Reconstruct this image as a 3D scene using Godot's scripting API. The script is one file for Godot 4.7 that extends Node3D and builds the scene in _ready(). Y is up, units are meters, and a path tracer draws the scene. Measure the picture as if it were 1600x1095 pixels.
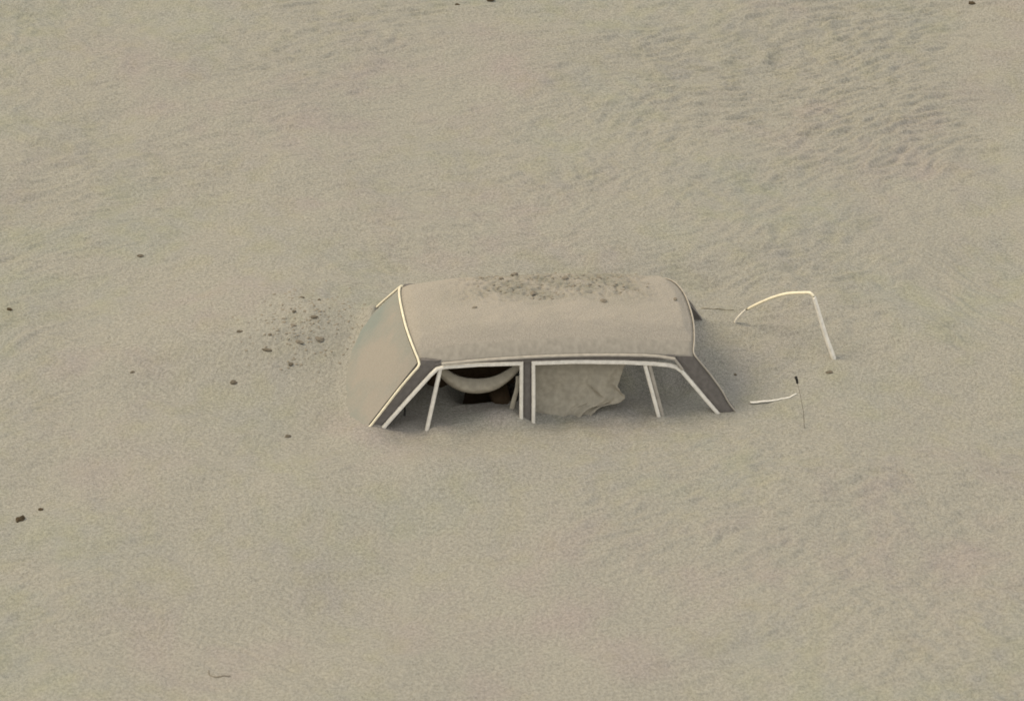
extends Node3D
# A car buried to its windows in pale volcanic ash, seen from above through a long lens.

const ZR := 0.575          # half width of the roof at the drip rail
const LEAN := 0.24         # tumblehome of the sides
const CAR_Y := 0.47
const YAW := 0.1309
const PITCH := -0.0471

var na := FastNoiseLite.new()
var nb := FastNoiseLite.new()
var nc := FastNoiseLite.new()
var nd := FastNoiseLite.new()
var rng := RandomNumberGenerator.new()
var cy := cos(YAW)
var sy := sin(YAW)
var ash_map: ImageTexture
var ash_bump: ImageTexture
var grime_map: ImageTexture
var film_map: ImageTexture
var used := {}
var tinting := false
var car: Node3D
var car_xf: Transform3D

# ---------------------------------------------------------------- helpers
func numbered(called: String) -> String:
	var n: int = used.get(called, 0)
	used[called] = n + 1
	return called if n == 0 else "%s_%03d" % [called, n]

func tag(o: Node, label: String, category: String, group := "", kind := "") -> void:
	if label != "": o.set_meta("label", label)
	if category != "": o.set_meta("category", category)
	if group != "": o.set_meta("group", group)
	if kind != "": o.set_meta("kind", kind)

func put(called: String, st: SurfaceTool, m: Material, parent: Node, smooth := false) -> MeshInstance3D:
	st.generate_normals()
	var o := MeshInstance3D.new()
	o.name = called if parent != self else numbered(called)
	o.mesh = st.commit()
	o.material_override = m
	o.cast_shadow = GeometryInstance3D.SHADOW_CASTING_SETTING_ON
	parent.add_child(o, true)
	return o

func begin(smooth := false) -> SurfaceTool:
	var st := SurfaceTool.new()
	st.begin(Mesh.PRIMITIVE_TRIANGLES)
	st.set_smooth_group(0 if smooth else -1)
	return st

func quad(st: SurfaceTool, a: Vector3, b: Vector3, c: Vector3, d: Vector3) -> void:
	for p in [a, b, c, a, c, d]:
		if tinting: st.set_color(roof_tint(p))
		st.set_uv(Vector2(p.x, p.y + p.z))
		st.add_vertex(p)

func tri(st: SurfaceTool, a: Vector3, b: Vector3, c: Vector3) -> void:
	for p in [a, b, c]:
		st.set_uv(Vector2(p.x, p.y + p.z))
		st.add_vertex(p)

# a sheet of points [row][column], thick along its normals' fixed direction
func slab(st: SurfaceTool, top: Array, under: Array) -> void:
	var r := top.size()
	var c: int = top[0].size()
	for i in r - 1:
		for j in c - 1:
			quad(st, top[i][j], top[i][j + 1], top[i + 1][j + 1], top[i + 1][j])
			quad(st, under[i][j], under[i + 1][j], under[i + 1][j + 1], under[i][j + 1])
	for i in r - 1:
		quad(st, top[i][0], top[i + 1][0], under[i + 1][0], under[i][0])
		quad(st, top[i + 1][c - 1], top[i][c - 1], under[i][c - 1], under[i + 1][c - 1])
	for j in c - 1:
		quad(st, top[0][j + 1], top[0][j], under[0][j], under[0][j + 1])
		quad(st, top[r - 1][j], top[r - 1][j + 1], under[r - 1][j + 1], under[r - 1][j])

func tube(st: SurfaceTool, pts: Array, ra: float, rb: float, sides := 8, flat := 1.0, wide_dir := Vector3.ZERO) -> void:
	var rings := []
	var n := pts.size()
	var up := Vector3(0.13, 0.2, 0.97).normalized() if wide_dir == Vector3.ZERO else wide_dir
	for i in n:
		var t: Vector3 = (pts[mini(i + 1, n - 1)] - pts[maxi(i - 1, 0)]).normalized()
		var u: Vector3 = (up - t * up.dot(t)).normalized()
		var v: Vector3 = t.cross(u)
		var r := lerpf(ra, rb, float(i) / (n - 1))
		var ring := []
		for k in sides:
			var a := TAU * k / sides
			ring.append(pts[i] + u * cos(a) * r + v * sin(a) * r * flat)
		rings.append(ring)
	for i in n - 1:
		for k in sides:
			var k2 := (k + 1) % sides
			quad(st, rings[i][k], rings[i][k2], rings[i + 1][k2], rings[i + 1][k])
	for k in range(1, sides - 1):
		tri(st, rings[0][0], rings[0][k + 1], rings[0][k])
		tri(st, rings[n - 1][0], rings[n - 1][k], rings[n - 1][k + 1])

func sp(x: float, y: float, out: float, s: float) -> Vector3:
	return Vector3(x, y, s * (ZR - LEAN * y + out))

# a bevelled strip along a line drawn on the car's leaning side
func ribbon(st: SurfaceTool, pts: Array, w: float, out: float, thick: float, s: float) -> void:
	var n := pts.size()
	var prof := [Vector2(-1, 0), Vector2(-1, 0.55), Vector2(-0.62, 0.92), Vector2(0, 1), Vector2(0.62, 0.92), Vector2(1, 0.55), Vector2(1, 0)]
	var rings := []
	for i in n:
		var d0: Vector2 = (pts[i] - pts[maxi(i - 1, 0)]).normalized()
		var d1: Vector2 = (pts[mini(i + 1, n - 1)] - pts[i]).normalized()
		if i == 0: d0 = d1
		if i == n - 1: d1 = d0
		var t: Vector2 = (d0 + d1).normalized()
		var nn := Vector2(-t.y, t.x)
		var m: float = w / maxf(0.5, nn.dot(Vector2(-d0.y, d0.x)))
		var ring := []
		for q in prof:
			var p: Vector2 = pts[i] + nn * q.x * m
			ring.append(sp(p.x, p.y, out + q.y * thick, s))
		rings.append(ring)
	var k := prof.size()
	for i in n - 1:
		for j in k:
			var j2 := (j + 1) % k
			if s > 0: quad(st, rings[i][j], rings[i + 1][j], rings[i + 1][j2], rings[i][j2])
			else: quad(st, rings[i][j], rings[i][j2], rings[i + 1][j2], rings[i + 1][j])
	for j in range(1, k - 1):
		if s > 0:
			tri(st, rings[0][0], rings[0][j], rings[0][j + 1])
			tri(st, rings[n - 1][0], rings[n - 1][j + 1], rings[n - 1][j])
		else:
			tri(st, rings[0][0], rings[0][j + 1], rings[0][j])
			tri(st, rings[n - 1][0], rings[n - 1][j], rings[n - 1][j + 1])

# a plate between two lines on the car's side, same number of points
func plate(st: SurfaceTool, a: Array, b: Array, out: float, thick: float, s: float) -> void:
	var top := []
	var under := []
	for i in a.size():
		var rt := []
		var ru := []
		for k in 5:
			var f := k / 4.0
			var p: Vector2 = a[i].lerp(b[i], f)
			var o := out + thick - 0.008 * pow(absf(f * 2.0 - 1.0), 4.0)
			rt.append(sp(p.x, p.y, o, s))
			ru.append(sp(p.x, p.y, out, s))
		top.append(rt)
		under.append(ru)
	slab(st, top, under) if s > 0 else slab(st, under, top)

func smooth_line(pts: Array, step := 6) -> Array:
	var out := []
	for i in pts.size() - 1:
		var p0 = pts[maxi(i - 1, 0)]
		var p3 = pts[mini(i + 2, pts.size() - 1)]
		for k in step:
			out.append(pts[i].cubic_interpolate(pts[i + 1], p0, p3, float(k) / step))
	out.append(pts[pts.size() - 1])
	return out

# ---------------------------------------------------------------- the ash field
func to_car(x: float, z: float) -> Vector2:
	return Vector2(x * cy - z * sy, x * sy + z * cy)

func ground_y(x: float, z: float, fine := true) -> float:
	var q := to_car(x, z)
	# drift banked against the far side of the car
	var far := smoothstep(0.55, -0.95, q.y)
	var fade := exp(-pow(maxf(absf(q.x + 0.1) - 1.1, 0.0) / 1.3, 2.0)) * (1.0 - smoothstep(-1.6, -5.5, q.y) * 0.9)
	var h := 0.19 * far * fade * (1.0 - 0.25 * smoothstep(-0.9, 0.6, q.x) - 0.5 * smoothstep(0.75, 1.2, q.x) * smoothstep(2.2, 1.3, q.x) * smoothstep(-1.7, -0.9, q.y))
	# a low lip in front of the windows, with a scoured trough against the doors
	var along := smoothstep(-1.75, -1.1, q.x) * smoothstep(1.5, 0.8, q.x)
	h += along * (0.045 * exp(-pow((q.y - 1.25) / 0.32, 2.0)) - 0.006 * exp(-pow((q.y - 0.80) / 0.14, 2.0)))
	h += along * 0.05 * nb.get_noise_2d(q.x * 1.7 + 5.0, 2.0 + q.y * 0.8) * exp(-pow((q.y - 0.72) / 0.17, 2.0))
	h += 0.055 * exp(-pow((q.x + 0.52) / 0.2, 2.0) - pow((q.y - 0.60) / 0.13, 2.0))
	# a drift over the foot of the near front pillar
	h += 0.085 * exp(-pow((q.x + 1.50) / 0.20, 2.0) - pow((q.y - 0.74) / 0.20, 2.0))
	# a wind tail to the left of the car
	h += 0.06 * exp(-pow((q.y + 0.75 + 0.06 * q.x) / 0.42, 2.0)) * smoothstep(-1.2, -1.9, q.x) * smoothstep(-5.2, -2.2, q.x)
	# hollow inside, between the front seats and the doors
	h -= 0.27 * smoothstep(-0.92, -0.62, q.x) * smoothstep(-0.26, -0.40, q.x) * smoothstep(0.40, 0.12, q.y) * smoothstep(-0.64, -0.5, q.y)
	h -= 0.05 * smoothstep(0.42, 0.62, q.x) * smoothstep(1.05, 0.85, q.x) * smoothstep(0.5, 0.2, q.y) * smoothstep(-0.6, -0.3, q.y)
	# broad swells
	h += 0.05 * na.get_noise_2d(x * 0.55 + 7.0, z * 0.7) + 0.08 * na.get_noise_2d(x * 0.2 - 31.0, z * 0.28)
	h -= 0.05 * na.get_noise_2d(7.0, 0.0) + 0.08 * na.get_noise_2d(-31.0, 0.0)
	# ash feathering up over the foot of the windscreen
	if q.x < -1.05 and q.x > -1.95 and absf(q.y) < 0.8:
		var f := clampf(q.y / 0.64, -1.0, 1.0)
		var t := (q.x + 1.15) / (-0.455 + 0.09 * f * f)
		var pane := CAR_Y + PITCH * q.x + lerpf(0.095, -0.52, t) - 0.020
		var d := pane - h
		var k := 0.16
		var over := maxf(k - absf(d), 0.0) / k
		var sm := maxf(pane, h) + over * over * k * 0.25
		h = lerpf(h, sm, smoothstep(0.24, 0.06, d) * smoothstep(0.74, 0.52, q.y) * smoothstep(-0.8, -0.6, q.y))
	if not fine: return h
	var crust := exp(-pow((x + 1.95) / 0.3, 2.0) - pow((z + 0.36) / 0.36, 2.0))
	h += crust * 0.012 * smoothstep(-0.1, 0.4, nd.get_noise_2d(x * 9.0 + 2.0, z * 9.0))
	var inside := smoothstep(0.72, 0.6, absf(q.y)) * smoothstep(1.3, 1.2, absf(q.x))
	# wind ripples: short streaks whose direction wanders
	var a := 0.5 * nb.get_noise_2d(x * 0.16 + 3.0, z * 0.13) + 0.12
	var ca := cos(a)
	var sa := sin(a)
	var wx := x + 0.10 * nb.get_noise_2d(x * 1.4, z * 1.4 + 40.0)
	var wz := z + 0.07 * nb.get_noise_2d(x * 1.4 + 60.0, z * 1.4)
	var rx := wx * ca - wz * sa
	var rz := wx * sa + wz * ca
	var mask := 0.50 + 0.55 * smoothstep(-0.45, 0.6, nb.get_noise_2d((x - 1.7) * 0.35 - 9.0, (z - 0.4) * 0.3 + 11.0)) 
	mask *= lerpf(1.25, 0.75, smoothstep(-4.5, 1.0, z)) * (1.0 + 0.5 * smoothstep(-0.5, 2.5, x)) * (1.0 - 0.7 * inside)
	h += mask * (0.0150 * nc.get_noise_2d(rx * 2.3, rz * 6.2) + 0.0110 * nc.get_noise_2d(rx * 3.8 + 20.0, rz * 14.0))
	h += 0.0055 * nd.get_noise_2d(x * 5.0, z * 4.0) + 0.0026 * nd.get_noise_2d(x * 13.0 + 5.0, z * 11.0)
	return h

func axis_lines(lo: float, hi: float, step: float) -> PackedFloat32Array:
	var a := PackedFloat32Array()
	var d := step
	var v := lo
	var left := []
	while v > -3000.0:
		d *= 1.28
		v -= d
		left.append(v)
	left.reverse()
	for k in left: a.append(k)
	var n := int(round((hi - lo) / step))
	for i in n + 1: a.append(lo + i * step)
	d = step
	v = hi
	while v < 3000.0:
		d *= 1.28
		v += d
		a.append(v)
	return a

func build_ground(m: Material) -> void:
	var xs := axis_lines(-5.1, 4.5, 0.019)
	var zs := axis_lines(-6.9, 4.5, 0.021)
	var w := xs.size()
	var d := zs.size()
	var v := PackedVector3Array()
	var n := PackedVector3Array()
	var uv := PackedVector2Array()
	var col := PackedColorArray()
	var idx := PackedInt32Array()
	v.resize(w * d)
	n.resize(w * d)
	uv.resize(w * d)
	col.resize(w * d)
	idx.resize((w - 1) * (d - 1) * 6)
	for j in d:
		for i in w:
			var x := xs[i]
			var z := zs[j]
			v[j * w + i] = Vector3(x, ground_y(x, z), z)
			uv[j * w + i] = Vector2(x, z)
			# ash is not all one colour: faintly rosy and faintly grey-green tracts
			var t := 0.5 + 0.5 * nb.get_noise_2d(x * 0.42 + 90.0, z * 0.36)
			var t2 := nd.get_noise_2d(x * 0.9 - 50.0, z * 1.1)
			var rose := smoothstep(0.45, 0.9, t)
			var green := smoothstep(0.55, 0.15, t)
			var t3 := nc.get_noise_2d(x * 3.1 + 8.0, z * 2.6)
			var b := 1.0 + 0.045 * t2 + 0.03 * nc.get_noise_2d(x * 2.2, z * 1.7 + 70.0)
			col[j * w + i] = Color(b * (1.0 + 0.06 * rose - 0.025 * green), b * (1.0 - 0.015 * rose + 0.006 * green), b * (1.0 + 0.06 * rose - 0.02 * green + 0.08 * t3))
	for j in d:
		for i in w:
			var i0 := maxi(i - 1, 0)
			var i1 := mini(i + 1, w - 1)
			var j0 := maxi(j - 1, 0)
			var j1 := mini(j + 1, d - 1)
			var dx := (v[j * w + i1].y - v[j * w + i0].y) / (xs[i1] - xs[i0])
			var dz := (v[j1 * w + i].y - v[j0 * w + i].y) / (zs[j1] - zs[j0])
			n[j * w + i] = Vector3(-dx, 1.0, -dz).normalized()
	var k := 0
	for j in d - 1:
		for i in w - 1:
			var p := j * w + i
			idx[k] = p
			idx[k + 1] = p + 1
			idx[k + 2] = p + w + 1
			idx[k + 3] = p
			idx[k + 4] = p + w + 1
			idx[k + 5] = p + w
			k += 6
	var arr := []
	arr.resize(Mesh.ARRAY_MAX)
	arr[Mesh.ARRAY_VERTEX] = v
	arr[Mesh.ARRAY_NORMAL] = n
	arr[Mesh.ARRAY_TEX_UV] = uv
	arr[Mesh.ARRAY_COLOR] = col
	arr[Mesh.ARRAY_INDEX] = idx
	var me := ArrayMesh.new()
	me.add_surface_from_arrays(Mesh.PRIMITIVE_TRIANGLES, arr)
	var o := MeshInstance3D.new()
	o.name = "ground"
	o.mesh = me
	o.material_override = m
	add_child(o)
	tag(o, "wide field of pale grey volcanic ash with faint wind ripples", "ground", "", "structure")

# ---------------------------------------------------------------- materials
func make_maps() -> void:
	var s := 768
	var im := Image.create(s, s, false, Image.FORMAT_RGB8)
	var bm := Image.create(s, s, false, Image.FORMAT_RGB8)
	var f := FastNoiseLite.new()
	f.seed = 11
	f.frequency = 0.09
	f.fractal_octaves = 3
	var base := f.get_seamless_image(s, s)
	f.seed = 19
	f.frequency = 0.33
	var finer := f.get_seamless_image(s, s)
	for y in s:
		for x in s:
			var a := base.get_pixel(x, y).r - 0.5
			var b := finer.get_pixel(x, y).r - 0.5
			var g := rng.randf() - 0.5
			var v := 0.87 + 0.18 * a + 0.32 * b + 0.16 * g
			if rng.randf() < 0.0012: v *= 0.72
			im.set_pixel(x, y, Color(v + 0.012 * (rng.randf() - 0.5), v, v + 0.02 * (rng.randf() - 0.5)))
			var h := clampf(0.5 + 0.5 * a + 0.45 * b + 0.12 * g, 0, 1)
			bm.set_pixel(x, y, Color(h, h, h))
	bm.bump_map_to_normal_map(3.0)
	im.generate_mipmaps()
	ash_map = ImageTexture.create_from_image(im)
	ash_bump = ImageTexture.create_from_image(bm)
	# ash film on the windscreen: rosy where thick, blue-green where the pane shows
	var fs := 192
	var fm := Image.create(fs, fs, false, Image.FORMAT_RGB8)
	var thick := Color(0.725, 0.695, 0.652)
	var thin := Color(0.635, 0.66, 0.635)
	for y in fs:
		for x in fs:
			var u := x / float(fs)
			var t := y / float(fs)
			var k := 1.15 * exp(-pow((u - 0.20) / 0.20, 2.0) - pow((t - 0.45) / 0.34, 2.0)) + 0.45 * exp(-pow((u - 0.78) / 0.25, 2.0) - pow((t - 0.95) / 0.14, 2.0)) + 0.25 * exp(-pow((t - 0.05) / 0.1, 2.0))
			k += 0.35 * nb.get_noise_2d(u * 3.0 + 4.0, t * 2.2) + 0.16 * nd.get_noise_2d(u * 9.0, t * 6.0) + 0.12 * nc.get_noise_2d(u * 26.0, t * 3.0)
			var c := thick.lerp(thin, clampf(k, 0, 1))
			var gr := 1.0 + 0.07 * (rng.randf() - 0.5)
			fm.set_pixel(x, y, Color(c.r * gr, c.g * gr, c.b * gr))
	film_map = ImageTexture.create_from_image(fm)
	# dust over paint
	var gs := 256
	var gm := Image.create(gs, gs, false, Image.FORMAT_RGB8)
	f.seed = 5
	f.frequency = 0.03
	f.fractal_octaves = 5
	var gn := f.get_seamless_image(gs, gs)
	for y in gs:
		for x in gs:
			var a := gn.get_pixel(x, y).r
			var v := clampf(0.90 + 0.17 * (a - 0.5) + 0.05 * (rng.randf() - 0.5), 0, 1)
			gm.set_pixel(x, y, Color(v, v * 0.985, v * 0.96))
	grime_map = ImageTexture.create_from_image(gm)

func lin(r: float, g: float, b: float) -> Color:
	return Color(r, g, b).linear_to_srgb()

func ash_mat(c: Color, world_scale: float, coloured := false) -> StandardMaterial3D:
	var m := StandardMaterial3D.new()
	m.albedo_color = c
	m.albedo_texture = ash_map
	m.normal_enabled = true
	m.normal_texture = ash_bump
	m.normal_scale = 0.8
	m.roughness = 1.0
	m.metallic_specular = 0.1
	m.vertex_color_use_as_albedo = coloured
	if coloured:
		m.uv1_scale = Vector3(world_scale, world_scale, 1)
	else:
		m.uv1_triplanar = true
		m.uv1_scale = Vector3.ONE * world_scale
	return m

func dusty(c: Color, rough: float, spec := 0.3, metal := 0.0) -> StandardMaterial3D:
	var m := StandardMaterial3D.new()
	m.albedo_color = c
	m.albedo_texture = grime_map
	m.uv1_triplanar = true
	m.uv1_scale = Vector3.ONE * 2.3
	m.roughness = rough
	m.metallic = metal
	m.metallic_specular = spec
	return m

# ---------------------------------------------------------------- the car
func rail_y(x: float) -> float:
	return 0.032 - 0.036 * pow((x - 0.0) / 0.9, 2.0)

func roof_h(x: float, z: float) -> float:
	var q := minf(1.0, absf(z) / ZR)
	var u := clampf((x + 0.1) / 1.05, -1.0, 1.0)
	return rail_y(x) + (0.154 - 0.034 * pow(absf(u), 4.0)) * (1.0 - pow(q, 3.6))

func front_x(z: float) -> float:
	return -1.150 + 0.070 * pow(minf(1.0, absf(z) / ZR), 3.0)

func rear_x(z: float) -> float:
	return 0.962 - (0.055 if z > 0.0 else 0.15) * pow(minf(1.0, absf(z) / ZR), 2.4)

func roof_point(fx: float, z: float, off := 0.0) -> Vector3:
	var x := lerpf(front_x(z), rear_x(z), fx)
	return Vector3(x, roof_h(x, z) + off, z)

func build_car(M: Dictionary) -> void:
	car = Node3D.new()
	car.name = "buried_car"
	car.transform = car_xf
	add_child(car)
	tag(car, "pale four-door car buried to its window sills in grey ash", "car")
	# roof shell
	var nx := 48
	var nz := 40
	var top := []
	var under := []
	for i in nx + 1:
		var a := []
		var b := []
		for j in nz + 1:
			var t := j / float(nz) * 2.0 - 1.0
			var z := ZR * sin(t * PI / 2.0) * 0.6 + ZR * t * 0.4
			a.append(roof_point(i / float(nx), z))
			b.append(roof_point(i / float(nx), z * 0.985, -0.022))
		top.append(a)
		under.append(b)
	var st := begin(true)
	slab(st, top, under)
	var roof := put("roof", st, M.paint, car)
	for s in [1.0, -1.0]:
		# gutter along the roof edge, running down into both corner pillars
		var rl := []
		for k in 15:
			var x := -0.93 + 1.70 * k / 14.0
			rl.append(Vector2(x, rail_y(x) + 0.004 - 0.03 * pow(maxf(0.0, (x - 0.55) / 0.22), 2.0) * 0.6))
		rl.append(Vector2(0.83, -0.085))
		rl.append(Vector2(0.90, -0.165))
		rl.append(Vector2(1.02, -0.31))
		rl.append(Vector2(1.16, -0.49))
		rl.append(Vector2(1.26, -0.61))
		st = begin()
		ribbon(st, rl.slice(0, 16), 0.0085, 0.012, 0.022, s)
		put("drip_rail", st, M.rail, roof)
		# strip of body between gutter and door frames
		st = begin()
		var ua := []
		var la := []
		for k in 13:
			var x := -0.98 + 1.76 * k / 12.0
			ua.append(Vector2(x, rail_y(x) + 0.006))
			la.append(Vector2(x, minf(rail_y(x) - 0.02, -0.022)))
		plate(st, ua, la, -0.03, 0.035, s)
		put("roof_side_rail", st, M.dark_paint, roof)
	# windscreen header trim and glass
	build_windscreen(M)
	build_rear_frame(M)
	for s in [1.0, -1.0]:
		build_side(M, s)
	build_inside(M)

func glass_point(f: float, t: float) -> Vector3:   # f -1..1 across, t 0 at the header, 1 at the foot
	var zt := 0.548 * f
	var top := Vector3(front_x(zt) - 0.012, roof_h(front_x(zt), zt) - 0.012, zt)
	var zb := 0.70 * f
	var foot := Vector3(-1.605 + 0.09 * pow(absf(f), 2.2), -0.52, zb)
	var p := top.lerp(foot, t)
	p.y += 0.006 * sin(t * PI) * (1.0 - f * f * 0.6)
	return p

func build_windscreen(M: Dictionary) -> void:
	var st := begin(true)
	var n := 60
	for i in 36:
		for j in n:
			var f := j * 2.0 / n - 1.0
			var g := (j + 1) * 2.0 / n - 1.0
			# the pane is broken away along the upper part of the far pillar
			if f < -0.84 and i > 1 and i < 15 - int(50.0 * (f + 1.0)): continue
			for lower in [0.0, 0.006]:
				var pts := []
				for c in [[f, i], [f, i + 1], [g, i + 1], [g, i]]:
					pts.append([glass_point(c[0], c[1] / 36.0) - Vector3(-lower, lower, 0), Vector2(c[0] * 0.5 + 0.5, c[1] / 36.0)])
				if lower > 0.0: pts.reverse()
				for k in [0, 1, 2, 0, 2, 3]:
					st.set_uv(pts[k][1])
					st.add_vertex(pts[k][0])
	var ws := put("windscreen", st, M.glass, car)
	tag(ws, "dust-caked windscreen with faint blue-green glass showing", "")
	# bright surround: down the near pillar, across the header, down the far pillar
	var line := []
	for s in [1.0, -1.0]:
		var side_pts := [Vector3(-1.54, -0.56, 0), Vector3(-1.432, -0.431, 0), Vector3(-1.335, -0.307, 0), Vector3(-1.238, -0.182, 0), Vector3(-1.150, -0.078, 0), Vector3(-1.098, -0.018, 0)]
		if s < 0: side_pts.reverse()
		var seg := []
		for p in side_pts: seg.append(sp(p.x, p.y, 0.016, s))
		if s < 0:
			for k in 17:
				var z := 0.555 - 1.11 * k / 16.0
				var x := front_x(z)
				line.append(Vector3(x - 0.004, roof_h(x, z) + 0.006, z))
		line.append_array(seg)
	st = begin(true)
	tube(st, smooth_line(line, 3), 0.0095, 0.0095, 8)
	put("windscreen_trim", st, M.bright, ws)

func build_rear_frame(M: Dictionary) -> void:
	var line := []
	var edge := [Vector3(1.36, -0.56, 0), Vector3(1.262, -0.446, 0), Vector3(1.185, -0.352, 0), Vector3(1.130, -0.258, 0), Vector3(1.035, -0.130, 0), Vector3(0.945, -0.022, 0)]
	for p in edge: line.append(sp(p.x, p.y, 0.006, 1.0))
	for k in 17:
		var z := 0.55 - 1.10 * k / 16.0
		var x := rear_x(z)
		line.append(Vector3(x + 0.004, roof_h(x, z) + 0.004, z))
	edge.reverse()
	for p in edge: line.append(sp(p.x, p.y, 0.006, -1.0))
	var st := begin(true)
	tube(st, smooth_line(line, 3), 0.0065, 0.0065, 8)
	put("rear_window_trim", st, M.rail, car)

func build_side(M: Dictionary, s: float) -> void:
	var st := begin()
	# windscreen pillar: painted strip between bright trim and vent window
	plate(st, [Vector2(-1.075, 0.018), Vector2(-1.10, -0.03), Vector2(-1.16, -0.10), Vector2(-1.30, -0.265), Vector2(-1.43, -0.43), Vector2(-1.56, -0.60)],
		[Vector2(-0.93, 0.012), Vector2(-0.96, -0.03), Vector2(-1.035, -0.10), Vector2(-1.185, -0.265), Vector2(-1.33, -0.43), Vector2(-1.48, -0.60)], -0.04, 0.042, s)
	put("windscreen_pillar", st, M.dark_paint, car)
	# rear pillar: broad painted panel
	st = begin()
	plate(st, [Vector2(0.74, 0.0), Vector2(0.835, -0.085), Vector2(0.905, -0.165), Vector2(1.02, -0.31), Vector2(1.155, -0.475), Vector2(1.26, -0.60)],
		[Vector2(0.93, -0.005), Vector2(0.985, -0.075), Vector2(1.048, -0.155), Vector2(1.15, -0.29), Vector2(1.262, -0.455), Vector2(1.38, -0.60)], -0.05, 0.052, s)
	put("rear_pillar", st, M.dark_paint, car)
	# centre pillar
	st = begin()
	plate(st, [Vector2(-0.338, -0.01), Vector2(-0.328, -0.30), Vector2(-0.322, -0.62)], [Vector2(-0.262, -0.01), Vector2(-0.262, -0.30), Vector2(-0.258, -0.62)], -0.04, 0.034, s)
	put("centre_pillar", st, M.dark_paint, car)
	# front door: bright window frame and the bar of the vent window
	var fd := Node3D.new()
	fd.name = "front_door"
	car.add_child(fd, true)
	st = begin()
	ribbon(st, [Vector2(-1.46, -0.595), Vector2(-1.336, -0.450), Vector2(-1.180, -0.274), Vector2(-1.010, -0.088), Vector2(-0.962, -0.044), Vector2(-0.91, -0.031), Vector2(-0.66, -0.020), Vector2(-0.349, -0.019), Vector2(-0.346, -0.30), Vector2(-0.340, -0.62)], 0.0135, 0.0, 0.022, s)
	put("window_frame", st, M.chrome, fd)
	st = begin()
	ribbon(st, [Vector2(-0.938, -0.05), Vector2(-0.985, -0.275), Vector2(-1.03, -0.49), Vector2(-1.06, -0.63)], 0.0145, -0.01, 0.028, s)
	put("vent_window_bar", st, M.chrome, fd)
	st = begin()
	plate(st, [Vector2(-1.45, -0.63), Vector2(-0.9, -0.62), Vector2(-0.34, -0.61)], [Vector2(-1.45, -1.0), Vector2(-0.9, -1.0), Vector2(-0.34, -1.0)], -0.05, 0.05, s)
	if s < 0: put("door_panel", st, M.brown, fd)
	if s > 0:
		st = begin()
		tube(st, [sp(-1.19, -0.40, -0.03, s), sp(-1.187, -0.36, -0.03, s), sp(-1.193, -0.32, -0.025, s)], 0.009, 0.007, 6)
		put("vent_window_latch", st, M.black, fd)
	# rear door
	var rd := Node3D.new()
	rd.name = "rear_door"
	car.add_child(rd, true)
	st = begin()
	ribbon(st, [Vector2(-0.254, -0.62), Vector2(-0.256, -0.30), Vector2(-0.262, -0.019), Vector2(0.05, -0.017), Vector2(0.40, -0.030), Vector2(0.62, -0.046), Vector2(0.735, -0.060), Vector2(0.785, -0.075), Vector2(0.828, -0.106), Vector2(0.953, -0.252), Vector2(1.144, -0.472), Vector2(1.25, -0.60)], 0.0135, 0.0, 0.022, s)
	put("window_frame", st, M.chrome, rd)
	st = begin()
	ribbon(st, [Vector2(0.556, -0.055), Vector2(0.62, -0.275), Vector2(0.685, -0.50), Vector2(0.72, -0.63)], 0.0145, -0.004, 0.028, s)
	put("quarter_window_bar", st, M.chrome, rd)
	st = begin()
	ribbon(st, [Vector2(0.590, -0.060), Vector2(0.650, -0.275), Vector2(0.715, -0.50), Vector2(0.75, -0.63)], 0.014, -0.014, 0.024, s)
	put("quarter_window_seal", st, M.rail, rd)

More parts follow.
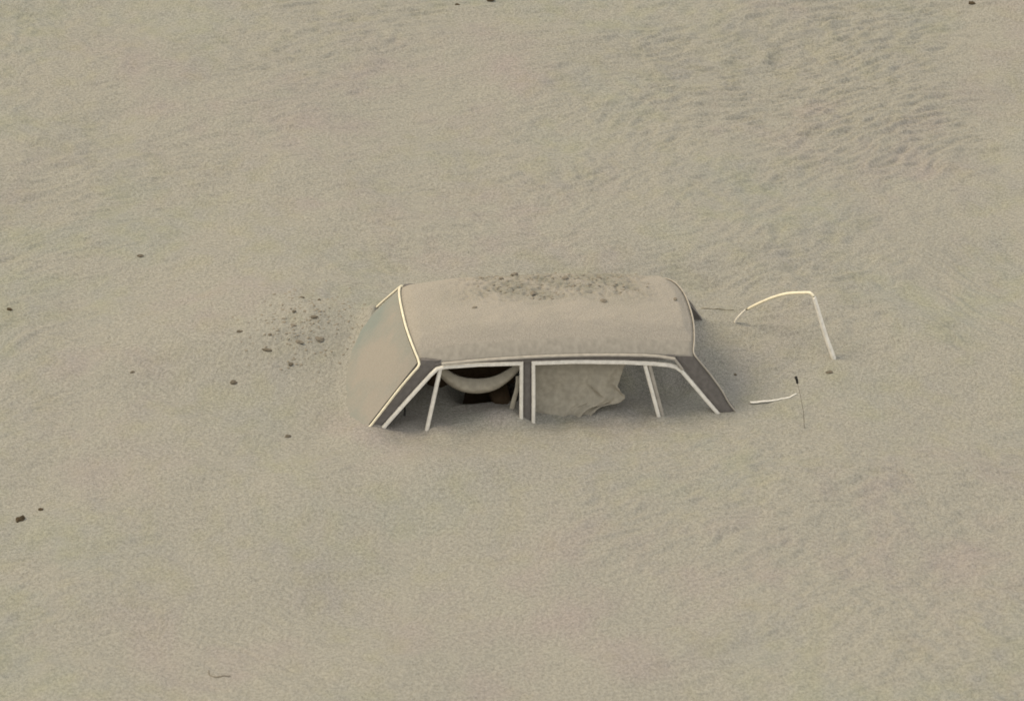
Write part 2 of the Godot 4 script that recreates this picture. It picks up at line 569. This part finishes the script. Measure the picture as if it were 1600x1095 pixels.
func build_inside(M: Dictionary) -> void:
	# headliner come loose and sagging in a swag behind the front window
	var rows := []
	var back := []
	for i in 25:
		var f := i / 24.0
		var x := lerpf(-1.0, -0.28, f)
		var sag := 1.0 - pow(absf(f * 2.0 - 1.0), 2.3)
		var y := -0.085 - 0.265 * sag
		var ra := []
		var rb := []
		for k in 9:
			var t := k / 8.0
			# cross-section: a soft fold, fuller at the bottom
			var w := 0.020 + 0.050 * sag
			var yy := y + (1.0 - t) * (0.10 + 0.03 * sag)
			var zz := 0.455 + w * sin(t * PI * 0.9) - 0.04 * t + 0.006 * nc.get_noise_2d(x * 9.0, t * 3.0)
			ra.append(Vector3(x, yy, zz))
			rb.append(Vector3(x, yy + 0.004, zz - 0.014))
		rows.append(ra)
		back.append(rb)
	var st := begin(true)
	slab(st, rows, back)
	var o := put("sagging_headliner", st, M.cloth, car)
	o.set_meta("label", "ash-coated headliner drooping in an arc behind the front window")
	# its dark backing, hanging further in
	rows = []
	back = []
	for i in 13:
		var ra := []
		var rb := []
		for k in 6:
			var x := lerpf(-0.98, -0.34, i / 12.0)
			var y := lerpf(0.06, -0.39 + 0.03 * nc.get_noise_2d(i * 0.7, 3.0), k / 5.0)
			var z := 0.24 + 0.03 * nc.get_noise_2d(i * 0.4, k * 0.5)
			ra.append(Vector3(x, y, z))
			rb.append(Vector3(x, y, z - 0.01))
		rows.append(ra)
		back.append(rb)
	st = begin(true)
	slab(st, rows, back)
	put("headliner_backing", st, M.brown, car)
	# torn sheet hanging from the roof behind the rear window
	rows = []
	back = []
	var rip := smooth_line([Vector2(0.440, 0.03), Vector2(0.437, -0.07), Vector2(0.405, -0.17), Vector2(0.378, -0.27), Vector2(0.432, -0.335), Vector2(0.366, -0.380), Vector2(0.25, -0.400), Vector2(0.192, -0.445), Vector2(0.168, -0.490)], 5)
	for i in 49:
		var f := i / 48.0
		var ra := []
		var rb := []
		for k in rip.size():
			var t := k / float(rip.size() - 1)
			var p: Vector2 = Vector2(-0.25, 0.03 - 0.66 * t).lerp(rip[k], f)
			var fold := smoothstep(0.45, 0.85, f)
			p += Vector2(0.010, 0.006) * fold * nc.get_noise_2d(f * 9.0 + 3.0, t * 30.0)
			var depth := 0.17 - 0.07 * f - 0.03 * t
			depth += fold * (0.026 * sin(f * 21.0 + t * 1.5) + 0.007 * sin(f * 50.0 - t * 3.0)) * (0.35 + 0.65 * t) + 0.02 * nc.get_noise_2d(f * 4.0, t * 3.0)
			var q := Vector3(p.x, p.y, ZR - LEAN * p.y - depth)
			ra.append(q)
			rb.append(q + Vector3(0, 0.002, -0.007))
		rows.append(ra)
		back.append(rb)
	st = begin(true)
	slab(st, rows, back)
	o = put("torn_headliner", st, M.cloth2, car)
	o.set_meta("label", "torn sheet of headliner with a ragged edge hanging behind the rear window")
	# front bench: back rest and cushion deep in the hollow
	st = begin(true)
	for part in [[Vector3(-0.42, -0.56, 0.02), Vector3(0.075, 0.20, 0.44), 0.30], [Vector3(-0.66, -0.72, 0.02), Vector3(0.24, 0.09, 0.46), 0.0]]:
		rounded(st, part[0], part[1], part[2])
	put("seat", st, M.brown, car)
	st = begin(true)
	var ring := []
	for k in 10:
		var f := k / 9.0
		ring.append(Vector3(-0.362 - 0.045 * f + 0.008 * sin(f * 7.0), lerpf(-0.15, -0.52, f), 0.54 + 0.06 * f))
	tube(st, ring, 0.016, 0.02, 8, 0.3, Vector3(1, 0, 0))
	put("seat_belt", st, M.cloth, car)

func rounded(st: SurfaceTool, c: Vector3, h: Vector3, tilt: float) -> void:
	var rings := []
	var nu := 20
	var nv := 12
	var bs := Basis(Vector3(0, 0, 1), tilt)
	for j in nv + 1:
		var ph := PI * j / nv - PI / 2.0
		var ring := []
		for i in nu:
			var th := TAU * i / nu
			var d := Vector3(cos(ph) * cos(th), sin(ph), cos(ph) * sin(th))
			var q := Vector3(signf(d.x) * pow(absf(d.x), 0.45), signf(d.y) * pow(absf(d.y), 0.45), signf(d.z) * pow(absf(d.z), 0.45))
			ring.append(c + bs * (q * h))
		rings.append(ring)
	for j in nv:
		for i in nu:
			var i2 := (i + 1) % nu
			quad(st, rings[j][i], rings[j + 1][i], rings[j + 1][i2], rings[j][i2])

func roof_ash_h(x: float, z: float) -> float:
	var rough := smoothstep(0.62, 0.25, absf(x + 0.02) - 0.28) * smoothstep(0.18, -0.12, z)
	var h := 0.026 + 0.010 * na.get_noise_2d(x * 2.0, z * 2.5 + 5.0) + 0.0035 * nc.get_noise_2d(x * 5.0, z * 10.0)
	h += 0.003 * nd.get_noise_2d(x * 14.0, z * 14.0)
	var pit := smoothstep(0.05, 0.55, nc.get_noise_2d(x * 11.0 + 3.0, z * 13.0)) + 0.7 * smoothstep(0.1, 0.5, nd.get_noise_2d(x * 24.0, z * 26.0))
	return h - 0.019 * rough * pit

func roof_tint(p: Vector3) -> Color:
	# rosy ash with a greyer, greener crust where it has broken up
	var k := smoothstep(0.75, 0.2, absf(p.x - 0.02) - 0.1) * smoothstep(0.2, -0.15, p.z)
	k *= 0.65 + 0.8 * nd.get_noise_2d(p.x * 5.0 + 3.0, p.z * 7.0)
	k = clampf(k + 0.35 * nb.get_noise_2d(p.x * 1.6, p.z * 2.0 + 9.0), 0.0, 1.0)
	return Color(1, 1, 1).lerp(Color(0.74, 0.775, 0.75), k)

func build_roof_ash(M: Dictionary) -> void:
	var nx := 190
	var nz := 110
	var top := []
	var under := []
	for i in nx + 1:
		var a := []
		var b := []
		for j in nz + 1:
			var t := j / float(nz) * 2.0 - 1.0
			var fx := lerpf(0.006, 0.994, i / float(nx))
			var zl := (0.485 if t > 0.0 else 0.568) + 0.012 * nc.get_noise_2d(fx * 7.0, 3.0 * signf(t)) * (1.0 if t > 0.0 else 0.3)
			var z := zl * t
			var p := roof_point(fx, z)
			var e := minf(1.0, minf((1.0 - absf(t)) * 3.0, minf(fx - 0.004, 0.996 - fx) * 24.0))
			var h := roof_ash_h(p.x, z) * smoothstep(0.0, 1.0, maxf(e, 0.0)) - 0.003 * (1.0 - smoothstep(0.0, 0.12, maxf(e, 0.0)))
			a.append(p + Vector3(0, h, 0))
			b.append(p + Vector3(0, -0.010, 0))
		top.append(a)
		under.append(b)
	var st := begin(true)
	tinting = true
	slab(st, top, under)
	tinting = false
	var o := put("ash_layer", st, M.roof_ash, self)
	o.transform = car_xf
	tag(o, "crust of pinkish grey ash lying on the car roof", "ash", "", "stuff")

# ---------------------------------------------------------------- loose things
func stone_mesh(r: float, seed_: int, flat: float, long: float) -> SurfaceTool:
	var f := FastNoiseLite.new()
	f.seed = seed_
	f.frequency = 0.9
	var st := begin(false)
	var rings := []
	for j in 8:
		var ph := PI * j / 7.0 - PI / 2.0
		var ring := []
		for i in 10:
			var th := TAU * i / 10.0
			var d := Vector3(cos(ph) * cos(th), sin(ph), cos(ph) * sin(th))
			var k := 1.0 + 0.55 * f.get_noise_3d(d.x, d.y, d.z) + 0.25 * f.get_noise_3d(d.x * 2.6, d.y * 2.6 + 9.0, d.z * 2.6)
			ring.append(d * k * r * Vector3(long, flat, 1.0))
		rings.append(ring)
	for j in 7:
		for i in 10:
			var i2 := (i + 1) % 10
			quad(st, rings[j][i], rings[j + 1][i], rings[j + 1][i2], rings[j][i2])
	return st

func stone(x: float, z: float, r: float, flat: float, long: float, m: Material, label: String, group: String, called := "stone", cat := "stone") -> void:
	var o := put(called, stone_mesh(r, int(absf(x * 917.0 + z * 331.0)) + 3, flat, long), m, self)
	o.position = Vector3(x, ground_y(x, z) + r * flat * 0.1, z)
	o.rotation = Vector3(0.1 * sin(x * 31.0), z * 7.0 if long < 1.3 else 0.35 * sin(z * 9.0), 0.12 * cos(z * 17.0))
	tag(o, label, cat, group)

func clod(x: float, z: float, r: float, m: Material, label: String) -> void:
	var o := put("ash_clod", stone_mesh(r, int(absf(x * 911.0 + z * 353.0)) + 40, 0.5, 1.5), m, self)
	o.position = car_xf * Vector3(x, roof_h(x, z) + roof_ash_h(x, z) + r * 0.2, z)
	o.rotation = Vector3(0, x * 9.0, 0.1)
	tag(o, label, "clod", "dark clods on the roof ash")

func _ready() -> void:
	rng.seed = 77
	for e in [[na, 3], [nb, 8], [nc, 21], [nd, 34]]:
		e[0].seed = e[1]
		e[0].frequency = 1.0
		e[0].noise_type = FastNoiseLite.TYPE_SIMPLEX_SMOOTH
		e[0].fractal_octaves = 2
	nd.fractal_octaves = 3
	# ---- camera
	var cam := Camera3D.new()
	cam.name = "camera"
	cam.position = Vector3(-0.338, 15.277, 26.092)
	cam.rotation_degrees = Vector3(-30, 0, 0)
	cam.fov = 9.794
	cam.near = 0.1
	cam.far = 6000.0
	# a long lens focused a little beyond the car, as the soft slide shows
	var lens := CameraAttributesPhysical.new()
	lens.frustum_focal_length = 140.06
	lens.frustum_focus_distance = 33.0
	lens.frustum_near = 0.1
	lens.frustum_far = 6000.0
	lens.exposure_aperture = 2.6
	cam.attributes = lens
	add_child(cam)
	cam.current = true
	# ---- sky and exposure
	var env := Environment.new()
	env.background_mode = Environment.BG_SKY
	var sky := Sky.new()
	var sm := ProceduralSkyMaterial.new()
	sm.sky_top_color = Color(0.80, 0.80, 0.79)
	sm.sky_horizon_color = Color(0.86, 0.84, 0.80)
	sm.sky_curve = 0.2
	sm.ground_bottom_color = Color(0.55, 0.52, 0.46)
	sm.ground_horizon_color = Color(0.70, 0.68, 0.62)
	sm.sun_angle_max = 1.0
	sm.energy_multiplier = 1.0
	sky.sky_material = sm
	env.sky = sky
	env.ambient_light_source = Environment.AMBIENT_SOURCE_SKY
	env.tonemap_mode = Environment.TONE_MAPPER_LINEAR
	env.tonemap_exposure = 1.52
	env.sdfgi_enabled = true
	env.ssao_enabled = true
	env.ssil_enabled = true
	var we := WorldEnvironment.new()
	we.name = "sky"
	we.environment = env
	add_child(we)
	# ---- hazy sun, high on the left and a little behind the car
	var sun := DirectionalLight3D.new()
	sun.name = "sun"
	sun.light_color = Color(1.0, 0.93, 0.80)
	sun.light_energy = 0.5
	sun.light_angular_distance = 28.0
	sun.shadow_enabled = true
	add_child(sun)
	sun.look_at_from_position(Vector3(-6.5, 7.5, -1.6), Vector3.ZERO)
	# ---- materials
	make_maps()
	car_xf = Transform3D(Basis(Vector3.UP, YAW) * Basis(Vector3(0, 0, 1), PITCH), Vector3(0, CAR_Y, 0))
	var M := {}
	M.ash = ash_mat(lin(0.407, 0.392, 0.347), 0.42, true)
	M.roof_ash = ash_mat(lin(0.462, 0.424, 0.372), 0.9)
	M.roof_ash.vertex_color_use_as_albedo = true
	M.paint = dusty(lin(0.37, 0.355, 0.33), 0.75)
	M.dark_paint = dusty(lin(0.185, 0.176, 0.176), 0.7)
	M.rail = dusty(lin(0.46, 0.44, 0.41), 0.6)
	M.chrome = dusty(lin(0.92, 0.91, 0.88), 0.5, 0.5)
	M.bright = dusty(lin(0.98, 0.93, 0.76), 0.4, 0.5)
	M.white_metal = dusty(lin(0.96, 0.95, 0.92), 0.4, 0.5)
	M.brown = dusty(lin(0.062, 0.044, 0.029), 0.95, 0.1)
	M.black = dusty(lin(0.03, 0.03, 0.03), 0.8)
	M.cloth = dusty(lin(0.46, 0.435, 0.375), 1.0, 0.1)
	M.cloth2 = dusty(lin(0.45, 0.427, 0.37), 1.0, 0.1)
	M.stone = dusty(lin(0.195, 0.175, 0.145), 0.95, 0.15)
	M.scree = dusty(lin(0.34, 0.312, 0.268), 1.0, 0.1)
	M.dark_stone = dusty(lin(0.10, 0.08, 0.055), 0.95, 0.15)
	M.clod = dusty(lin(0.265, 0.242, 0.21), 1.0, 0.1)
	M.pale = dusty(lin(0.33, 0.31, 0.26), 1.0, 0.1)
	var gm := StandardMaterial3D.new()
	gm.albedo_texture = film_map
	gm.albedo_color = Color(0.80, 0.805, 0.81)
	gm.roughness = 0.75
	gm.metallic_specular = 0.3
	M.glass = gm
	# ---- ground, car
	build_ground(M.ash)
	build_car(M)
	build_roof_ash(M)
	# ---- bent trim frame standing out of the ash on the right
	var t := Node3D.new()
	t.name = "window_trim_frame"
	t.position = Vector3(2.058, ground_y(2.058, -0.23), -0.23)
	add_child(t)
	tag(t, "thin bright metal window frame standing bent out of the ash right of the car", "window frame")
	var o := t.position
	var leg := smooth_line([Vector3(2.075, -0.10, -0.218), Vector3(2.058, 0.0, -0.23), Vector3(1.992, 0.176, -0.277), Vector3(1.931, 0.369, -0.322), Vector3(1.900, 0.46, -0.344)], 4)
	var arc := smooth_line([Vector3(1.899, 0.462, -0.345), Vector3(1.872, 0.482, -0.364), Vector3(1.823, 0.464, -0.400), Vector3(1.711, 0.411, -0.481), Vector3(1.599, 0.327, -0.562), Vector3(1.487, 0.221, -0.643), Vector3(1.440, 0.172, -0.675)], 4)
	var tail := smooth_line([Vector3(1.425, 0.158, -0.689), Vector3(1.390, 0.105, -0.713), Vector3(1.352, 0.03, -0.742), Vector3(1.335, -0.06, -0.755)], 4)
	var dust := smooth_line([Vector3(1.444, 0.176, -0.673), Vector3(1.432, 0.166, -0.683), Vector3(1.424, 0.157, -0.690)], 3)
	for e in [[leg, 0.026, 0.020, "upright", M.white_metal], [arc, 0.017, 0.014, "top_strip", M.bright], [tail, 0.011, 0.016, "curved_end", M.chrome], [dust, 0.011, 0.011, "dusted_bend", M.pale]]:
		var st := begin(true)
		var pp := []
		for p in e[0]: pp.append(p - Vector3(o.x, 0, o.z))
		tube(st, pp, e[1], e[2], 8, 0.75)
		put(e[3], st, e[4], t)
	# ---- strip of trim lying flat, half dusted over
	var sl := smooth_line([Vector3(1.405, 0, 0.388), Vector3(1.511, 0, 0.376), Vector3(1.583, 0, 0.349), Vector3(1.68, 0, 0.295), Vector3(1.753, 0, 0.238)], 4)
	var sp2 := []
	for p in sl: sp2.append(Vector3(p.x, ground_y(p.x, p.z) + 0.014 - 0.014 * (p.x - 1.405) / 0.35, p.z))
	var st3 := begin(true)
	tube(st3, sp2, 0.014, 0.007, 8, 0.6)
	tag(put("trim_strip", st3, M.chrome, self), "short pale metal strip lying on the ash beside the rear pillar", "trim strip")
	# ---- whip aerial with a dark tip
	var ae := Node3D.new()
	ae.name = "aerial"
	var gy := ground_y(1.7815, 0.766)
	ae.position = Vector3(1.7815, gy, 0.766)
	add_child(ae)
	tag(ae, "hair-thin upright wire aerial with a dark tip right of the car", "aerial")
	st3 = begin(true)
	tube(st3, [Vector3(0.003, -0.1, 0), Vector3(-0.012, 0.12, -0.01), Vector3(-0.040, 0.26, -0.03), Vector3(-0.064, 0.352, -0.045)], 0.0022, 0.0018, 6)
	put("rod", st3, M.clod, ae)
	st3 = begin(true)
	tube(st3, [Vector3(-0.063, 0.348, -0.045), Vector3(-0.068, 0.375, -0.048), Vector3(-0.077, 0.400, -0.05)], 0.0075, 0.011, 8)
	put("tip", st3, M.black, ae)
	# ---- half-buried wire between the far pillar and the frame
	st3 = begin(true)
	var wl := []
	for k in 9:
		var x := lerpf(1.10, 1.345, k / 8.0)
		var z := -0.935 + 0.006 * sin(k * 1.1)
		wl.append(Vector3(x, ground_y(x, z) + 0.002, z))
	tube(st3, wl, 0.004, 0.003, 6)
	tag(put("wire", st3, M.pale, self), "thin half-buried wire running from the far rear pillar towards the bent frame", "wire")
	# ---- a curled twig near the bottom left
	st3 = begin(true)
	var tw := []
	for p in smooth_line([Vector3(-2.335, 0, 3.84), Vector3(-2.325, 0, 3.90), Vector3(-2.29, 0, 3.93), Vector3(-2.24, 0, 3.93), Vector3(-2.19, 0, 3.915)], 4): tw.append(Vector3(p.x, ground_y(p.x, p.z) + 0.002, p.z))
	tube(st3, tw, 0.003, 0.006, 6)
	tag(put("twig", st3, M.clod, self), "small curled dark twig lying on the open ash nearest the camera", "twig")
	# ---- stones
	var g1 := "dark stones scattered left of the car"
	for s in [
		[-2.384, 0.192, 0.021, 0.8, 1.35, "darkest stone of the scatter left of the car, lowest and leftmost of it"],
		[-1.969, 0.038, 0.017, 0.8, 1.2, "small dark stone below the middle of the scatter left of the windscreen"],
		[-2.148, -0.088, 0.017, 0.6, 2.3, "long flat dark stone lying in the scatter left of the windscreen"],
		[-2.134, -0.220, 0.013, 0.7, 1.2, "tiny dark stone just above the long flat stone"],
		[-2.362, -0.296, 0.014, 0.7, 1.7, "slanting dark stone at the upper left of the scatter"],
		[-1.965, -0.450, 0.012, 0.7, 1.3, "tiny dark stone in the middle of the pinkish patch left of the car"],
		[-1.917, -0.686, 0.013, 0.7, 1.5, "topmost small stone of the scatter left of the car"],
		[-1.785, -0.662, 0.012, 0.7, 1.2, "reddish small stone at the upper right of the scatter left of the car"],
		[-1.812, -0.382, 0.017, 0.7, 1.7, "dark stone of the scatter nearest the far corner of the windscreen"],
		[-1.954, 0.891, 0.017, 0.8, 1.3, "lone small stone on the ash lower left of the near front pillar"]]:
		stone(s[0], s[1], s[2], s[3], s[4], M.stone, s[5], g1)
	for s in [
		[-1.765, -0.183, 0.024, 0.5, 1.4, "greyish crumbled clod of ash between the stones and the windscreen"],
		[-1.912, -0.145, 0.018, 0.45, 1.8, "faint flat clod of ash left of the crumbled one"],
		[-1.962, -0.30, 0.014, 0.5, 1.5, "faint small clod of ash in the middle of the stone scatter"]]:
		stone(s[0], s[1], s[2], s[3], s[4], M.clod, s[5], "clods of ash left of the car", "ash_clod", "clod")
	for s in [
		[1.318, -0.064, 0.011, 0.8, 1.1, "tiny dark stone on the ash right of the rear pillar"],
		[2.010, -0.024, 0.020, 0.6, 1.4, "dark lump at the foot of the bent bright frame"],
		[-3.225, -1.755, 0.016, 0.6, 1.6, "lone faint stone on the bare ash upper left of the car"],
		[-3.140, 0.052, 0.014, 0.7, 1.2, "lone tiny stone on the bare ash far left of the car"],
		[-3.774, 1.942, 0.030, 0.8, 1.25, "larger of two dark brown stones at the left edge"],
		[-3.649, 1.808, 0.015, 0.7, 1.2, "smaller of two dark brown stones at the left edge"],
		[-4.149, -0.907, 0.016, 0.6, 1.5, "small brownish stone at the left edge, level with the car roof"],
		[-0.814, -6.424, 0.018, 0.7, 1.4, "small brown stone at the top edge, leftmost of those there"],
		[-0.529, -6.50, 0.026, 0.7, 1.4, "brown stone at the top edge, second from the left there"],
		[1.316, -6.45, 0.017, 0.7, 1.5, "left stone of the brown cluster at the top edge"],
		[1.401, -6.47, 0.036, 0.5, 2.2, "long middle lump of the brown cluster at the top edge"],
		[1.484, -6.44, 0.017, 0.8, 1.2, "right stone of the brown cluster at the top edge"],
		[3.697, -6.43, 0.020, 0.6, 1.8, "brown stone at the top edge near the right corner"]]:
		stone(s[0], s[1], s[2], s[3], s[4], M.dark_stone if s[1] < -6.0 or s[0] < -3.6 else M.stone, s[5], "lone stones on the open ash")
	# ---- clods on the roof
	for s in [
		[-0.40, -0.40, 0.021, "dark clod at the far left of the roof crust, one of a pair"],
		[-0.275, -0.415, 0.021, "dark clod at the far edge of the roof, right one of the pair"],
		[-0.390, -0.298, 0.013, "small clod just below the pair at the far edge of the roof"],
		[-0.188, -0.043, 0.021, "long dark clod near the middle of the roof crust"],
		[0.076, -0.264, 0.018, "dark clod on the roof crust above the centre pillar"],
		[0.119, -0.135, 0.018, "lower clod of the group in the middle of the roof"],
		[0.314, 0.090, 0.018, "dark clod nearest the near edge on the right half of the roof"],
		[0.334, -0.288, 0.015, "clod at the right end of the dark patch on the roof"],
		[0.860, 0.016, 0.014, "lone clod by the rear edge of the roof"],
		[-0.642, 0.124, 0.013, "lone small clod on the smooth left half of the roof"]]:
		clod(s[0], s[1], s[2], M.clod, s[3])
	var cs := stone_mesh(1.0, 5, 0.45, 1.6)
	cs.generate_normals()
	var mm := MultiMesh.new()
	mm.transform_format = MultiMesh.TRANSFORM_3D
	mm.mesh = cs.commit()
	mm.mesh.surface_set_material(0, M.scree)
	var spots := []
	for k in 1500:
		var x := rng.randf_range(-0.72, 0.75)
		var z := rng.randf_range(-0.47, 0.10)
		var keep := nb.get_noise_2d(x * 3.0 + 2.0, z * 5.0) + 0.9 - absf(x + 0.02) * 1.25 - maxf(0.0, z + 0.12) * 4.0
		if rng.randf() < keep * 0.4: spots.append(Transform3D(Basis(Vector3.UP, rng.randf() * TAU).scaled(Vector3.ONE * rng.randf_range(0.003, 0.0075)), Vector3(x, roof_h(x, z) + roof_ash_h(x, z) + 0.001, z)))
	mm.instance_count = spots.size()
	for k in spots.size(): mm.set_instance_transform(k, spots[k])
	var mi := MultiMeshInstance3D.new()
	mi.name = numbered("ash_crumbs")
	mi.multimesh = mm
	mi.transform = car_xf
	add_child(mi)
	tag(mi, "fine dark crumbs strewn over the far half of the roof crust", "crumbs", "", "stuff")
	# crumbled crust among the stones left of the windscreen
	var m2 := MultiMesh.new()
	m2.transform_format = MultiMesh.TRANSFORM_3D
	m2.mesh = mm.mesh
	var sp3 := []
	for k in 260:
		var x := -1.88 + rng.randfn(0.0, 0.22)
		var z := -0.36 + rng.randfn(0.0, 0.22)
		sp3.append(Transform3D(Basis(Vector3.UP, rng.randf() * TAU).scaled(Vector3.ONE * rng.randf_range(0.003, 0.009)), Vector3(x, ground_y(x, z), z)))
	m2.instance_count = sp3.size()
	for k in sp3.size(): m2.set_instance_transform(k, sp3[k])
	var mi2 := MultiMeshInstance3D.new()
	mi2.name = numbered("ash_crumbs")
	mi2.multimesh = m2
	add_child(mi2)
	tag(mi2, "pale crumbs of broken ash crust among the stones left of the windscreen", "crumbs", "", "stuff")
